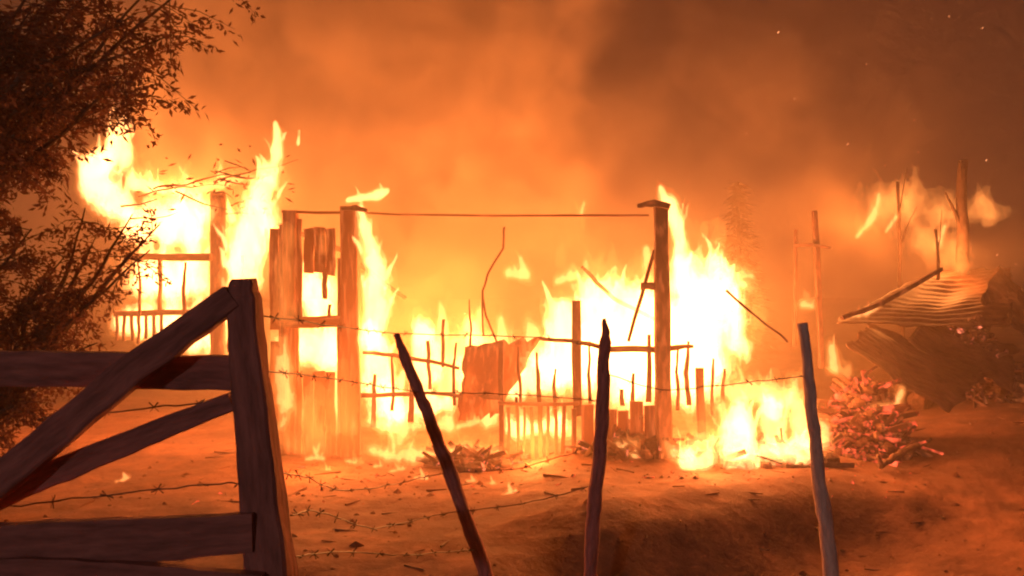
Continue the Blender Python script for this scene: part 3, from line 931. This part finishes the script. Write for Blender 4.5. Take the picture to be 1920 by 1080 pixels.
tf = at(-260, 900, 4.6); tf.z = gz(tf.x, tf.y)
leafy('leafy_tree', tf, 'dark leafy tree hanging into the frame at upper left',
      {'fork': Vector((.1, 0, 1.7)), 'w': .28, 'to': [
          (60, 20, 4.4), (150, 40, 4.7), (250, 30, 4.5), (330, 60, 4.6, 10), (240, 130, 4.6), (130, 130, 4.4), (60, 160, 4.7), (30, 90, 4.3),
          (180, 190, 4.6, 14), (60, 230, 4.5), (10, 200, 4.3), (-30, 290, 4.5), (-10, 370, 4.6, 16), (20, 140, 4.8), (100, 80, 4.9), (200, -60, 4.8), (90, -60, 4.4), (300, -50, 4.6, 12), (390, -70, 4.8, 12)]},
      24, 36, .055, .52, 11)
sf = at(-120, 900, 5.2); sf.z = gz(sf.x, sf.y)
leafy('shrub', sf, 'reddish lit shrub below the tree in front of the left flames',
      {'fork': Vector((.1, 0, .5)), 'w': .14, 'to': [
          (60, 430, 5.0), (120, 480, 5.2), (60, 540, 5.1), (150, 560, 5.3), (100, 620, 5.2), (180, 520, 5.3, 14), (30, 640, 5.0), (180, 440, 5.3, 12),
          (250, 400, 5.4, 8), (300, 420, 5.4, 5), (180, 640, 5.3, 10), (20, 480, 5.0), (120, 700, 5.2), (50, 760, 5.1), (280, 470, 5.4, 4), (160, 390, 5.3, 8)]},
      24, 34, .05, .42, 12)
sf = at(390, 900, 7.4); sf.z = gz(sf.x, sf.y)
random.seed(5)


def burnt_twigs():
    b = at(405, 400, 8.0)
    root = empty('burnt_twigs', b, 'burnt leafless twigs across the left roof edge', 'twigs')
    for p, q in (((560, 300), (400, 345)), ((500, 330), (300, 350)), ((430, 350), (260, 365)), ((470, 320), (420, 300)), ((430, 395), (330, 360)), ((275, 225), (255, 232)), ((480, 405), (420, 400)), ((490, 335), (405, 325)), ((485, 345), (410, 340)), ((345, 335), (290, 352)), ((455, 312), (405, 330)), ((300, 372), (225, 385)), ((330, 395), (240, 410)), ((440, 375), (400, 362))):
        a = at(*p, 8.0); c = at(*q, 8.05)
        MB().bar([a, a.lerp(c, .5) + Vector((0, 0, random.uniform(-.03, .05))), c], [(.004,) * 2, (.014,) * 2, (.016,) * 2], .03, sub=6, round_n=6).build('twig', M['stick'], root, True)
    lv = MB()
    for i in range(90):
        c = at(random.choice((random.uniform(250, 560), random.uniform(400, 500))), random.gauss(345, 30), 8.0 + random.uniform(-.1, .1))
        dv = Vector((random.gauss(0, 1), random.gauss(0, .5), random.gauss(0, .5))).normalized() * random.uniform(.02, .06)
        sv = dv.cross(Vector((0, 1, .3))).normalized() * random.uniform(.006, .014)
        lv.add([c - dv, c + sv, c + dv, c - sv], [(0, 1, 2, 3)])
    tag(lv.build('leaves', M['leaf'], root), kind='stuff')


burnt_twigs()
# dry grass in the dark corner by the gate post foot
gm = MB()
for i in range(4500):
    d = random.uniform(2.9, 3.8)
    c = gnd(random.gauss(690, 60), d)
    hgt = random.uniform(.05, .2)
    a = random.uniform(0, 6.283); w = .009
    tip = c + Vector((random.gauss(0, .07), random.gauss(0, .07), hgt))
    s = Vector((math.cos(a), math.sin(a), 0)) * w
    gm.add([c - s, c + s, tip], [(0, 1, 2)])
tag(gm.build('dry_grass', M['dry_grass']), 'tuft of dark dry grass between gate post and leaning stake', 'grass', kind='stuff')

random.seed(91)


def scatter(name, n, mat, label, x0, x1, y0, y1, smin, smax, cat):
    mb = MB()
    for i in range(n):
        y = random.uniform(y0, y1); x = random.uniform(x0, x1)
        c = Vector((x, y, gz(x, y)))
        sz = smin + (smax - smin) * random.random() ** 3
        if random.random() < .3:
            a = random.uniform(0, 6.283)
            dv = Vector((math.cos(a), math.sin(a), random.uniform(-.05, .15))) * sz * 3.2
            mb.bar([c - dv, c + dv], [(sz * .5, sz * .4), (sz * .3, sz * .3)], sz * .15, sub=2)
        else:
            V = []
            for dx, dy, dz in ((-1, 0, 0), (1, 0, 0), (0, -1, 0), (0, 1, 0), (0, 0, 1), (0, 0, -.5)):
                V.append(c + Vector((dx, dy, dz * .7)) * sz * random.uniform(.5, 1.2))
            mb.add(V, [(0, 2, 4), (2, 1, 4), (1, 3, 4), (3, 0, 4), (2, 0, 5), (1, 2, 5), (3, 1, 5), (0, 3, 5)])
    return tag(mb.build(name, M[mat]), label, cat, kind='stuff')


scatter('ground_litter', 700, 'stick', 'charred bits and clods strewn over the dirt yard', -3.5, 5.5, 3.6, 8.5, .005, .03, 'litter')
scatter('stones', 600, 'dirt', 'loose clods and stones on the dirt', -3.5, 5.5, 3.2, 8.0, .008, .05, 'stones')
scatter('ground_embers', 420, 'ember', 'small embers glowing along the foot of the burning house', -2.4, 3.6, 6.0, 7.6, .006, .03, 'embers')
# ------------------------------------------------------------------ stick and scraps on the ground
lg = empty('fallen_branch', gnd(1690, 6.6), 'charred forked branch lying on the bank below the roof sheet', 'branch')
a = gnd(1652, 6.5) + Vector((0, 0, .04)); b = gnd(1745, 7.1) + Vector((0, 0, .10))
MB().bar([a, a.lerp(b, .5) + Vector((0, 0, .03)), b], [(.05, .05), (.06, .06), (.03, .03)], .02, sub=6, round_n=7).build('stem', M['stick'], lg, True)
MB().bar([a + Vector((.02, 0, 0)), a + Vector((-.02, 0, .10))], [(.04, .04), (.03, .03)], .015, sub=3, round_n=6).build('fork', M['stick'], lg, True)

SPARKS = [(1625, 120, 'lone spark high in the smoke straight above the roof sheets'), (1490, 185, 'spark in the smoke high above the pale grey stake'),
          (1715, 225, 'upper of two close sparks above the thin bare tree'), (1722, 285, 'lower of two close sparks above the thin bare tree'),
          (1574, 98, 'faint spark just left of the lone spark above the roof sheets'), (1843, 52, 'spark near the upper right corner of the smoke'),
          (1528, 357, 'spark just above the tip of the thin far post'), (1870, 478, 'spark beside the foot of the thick bare trunk'),
          (1905, 495, 'spark closest to the right edge of the frame'), (1780, 30, 'topmost spark above the thick bare trunk'),
          (1460, 60, 'topmost spark above the far conifer'), (1660, 310, 'spark left of the thin bare tree top'),
          (1290, 340, 'spark beside the flame on top of the tall charred post'), (1400, 250, 'spark just above the far conifer tip'),
          (1590, 270, 'spark midway between the thin far post and the thin bare tree'), (1850, 300, 'spark just right of the thick bare trunk top')]
m_, nt_, out_ = new_mat('spark')
e_ = nt_.nodes.new('ShaderNodeEmission'); e_.inputs[0].default_value = (1, .36, .13, 1); e_.inputs[1].default_value = 2.2
nt_.links.new(e_.outputs[0], out_.inputs['Surface'])
m_.cycles.emission_sampling = 'NONE'
M['spark'] = m_
for i, (sx, sy, slab) in enumerate(SPARKS):
    c = at(sx, sy, random.uniform(6.5, 8.0))
    r = random.uniform(.004, .009)
    o = MB().bar([c - Vector((r, 0, r)), c + Vector((r * .6, 0, r * .8))], [(r, r * .6), (r * .4, r * .5)], 0, sub=1, round_n=5).build('spark', M['spark'])
    tag(o, slab, 'spark', 'sparks in the smoke')

# ------------------------------------------------------------------ smoke and haze
def vol_mat(name, color, density):
    m, nt, out = new_mat(name)
    pv = nt.nodes.new('ShaderNodeVolumePrincipled')
    pv.inputs['Color'].default_value = (*color, 1)
    pv.inputs['Density'].default_value = density
    pv.inputs['Anisotropy'].default_value = 0.0
    nt.links.new(pv.outputs[0], out.inputs['Volume'])
    return m, nt, pv


def box(name, lo, hi, mat):
    V = [(x, y, z) for x in (lo[0], hi[0]) for y in (lo[1], hi[1]) for z in (lo[2], hi[2])]
    F = [(0, 1, 3, 2), (4, 6, 7, 5), (0, 4, 5, 1), (2, 3, 7, 6), (0, 2, 6, 4), (1, 5, 7, 3)]
    return mesh_obj(name, V, F, mat, None, False)


hm, _, _ = vol_mat('haze', (.92, .64, .44), .008)
tag(box('haze', (-86, -26, -1.9), (86, 126, 16), hm), kind='stuff')

sm, nt, pv = vol_mat('smoke', (.92, .70, .50), 0)
N = nt.nodes.new; L = nt.links.new
tc = N('ShaderNodeTexCoord')


def mathn(op, a, b=None):
    n = N('ShaderNodeMath'); n.operation = op
    for k, v in enumerate((a, b)):
        if v is None: continue
        if isinstance(v, (int, float)): n.inputs[k].default_value = v
        else: L(v, n.inputs[k])
    return n.outputs[0]


nz = N('ShaderNodeTexNoise'); nz.inputs['Scale'].default_value = .42; nz.inputs['Detail'].default_value = 5; nz.inputs['Roughness'].default_value = .55
L(tc.outputs['Object'], nz.inputs[0])
sub = N('ShaderNodeVectorMath'); sub.operation = 'SUBTRACT'; sub.inputs[1].default_value = (.5, .5, .5)
L(nz.outputs['Color'], sub.inputs[0])
scl = N('ShaderNodeVectorMath'); scl.operation = 'SCALE'; scl.inputs['Scale'].default_value = 5.0
L(sub.outputs[0], scl.inputs[0])
add = N('ShaderNodeVectorMath'); add.operation = 'ADD'
L(tc.outputs['Object'], add.inputs[0]); L(scl.outputs[0], add.inputs[1])


def puff(c, size, dens, inner=.6):
    """Density of one billow: an ellipsoid in the noise-shifted position."""
    mp = N('ShaderNodeMapping'); mp.vector_type = 'TEXTURE'
    mp.inputs['Location'].default_value = c
    mp.inputs['Scale'].default_value = size
    L(add.outputs[0], mp.inputs[0])
    ln = N('ShaderNodeVectorMath'); ln.operation = 'LENGTH'; L(mp.outputs[0], ln.inputs[0])
    mr = N('ShaderNodeMapRange'); mr.interpolation_type = 'SMOOTHSTEP'
    mr.inputs['From Min'].default_value = 1.05; mr.inputs['From Max'].default_value = inner
    mr.inputs['To Min'].default_value = 0.0; mr.inputs['To Max'].default_value = dens
    L(ln.outputs['Value'], mr.inputs['Value'])
    return mr.outputs[0]


parts = [puff(at(715, 150, 10.0), (3.5, 1.6, 2.8), .70, .8),        # the plume that leans over the house
         puff(at(880, 520, 9.8), (3.2, 1.4, 1.5), .34, .5),         # smoke filling the open bays
         puff(at(1440, 300, 11.2), (2.8, 1.2, 2.6), .24, .3),
         puff(at(1690, 480, 10.8), (2.0, 1.2, 1.6), .25, .4)]
tot = parts[0]
for p_ in parts[1:]: tot = mathn('ADD', tot, p_)
nb = N('ShaderNodeTexNoise'); nb.inputs['Scale'].default_value = 1.1; nb.inputs['Detail'].default_value = 2
L(add.outputs[0], nb.inputs[0])
mb_ = N('ShaderNodeMapRange'); mb_.inputs['From Min'].default_value = .36; mb_.inputs['From Max'].default_value = .64
mb_.inputs['To Min'].default_value = .15; mb_.inputs['To Max'].default_value = 1.9
L(nb.outputs[0], mb_.inputs['Value'])
tot = mathn('MULTIPLY', tot, mb_.outputs[0])
tot = mathn('ADD', tot, puff(at(900, 600, 7.8), (5.5, 3.6, 2.6), .05, .3))
tot = mathn('ADD', tot, .017)
L(tot, pv.inputs['Density'])
tag(box('smoke', (-10, 5.4, -.9), (10, 14.5, 9), sm), kind='stuff')
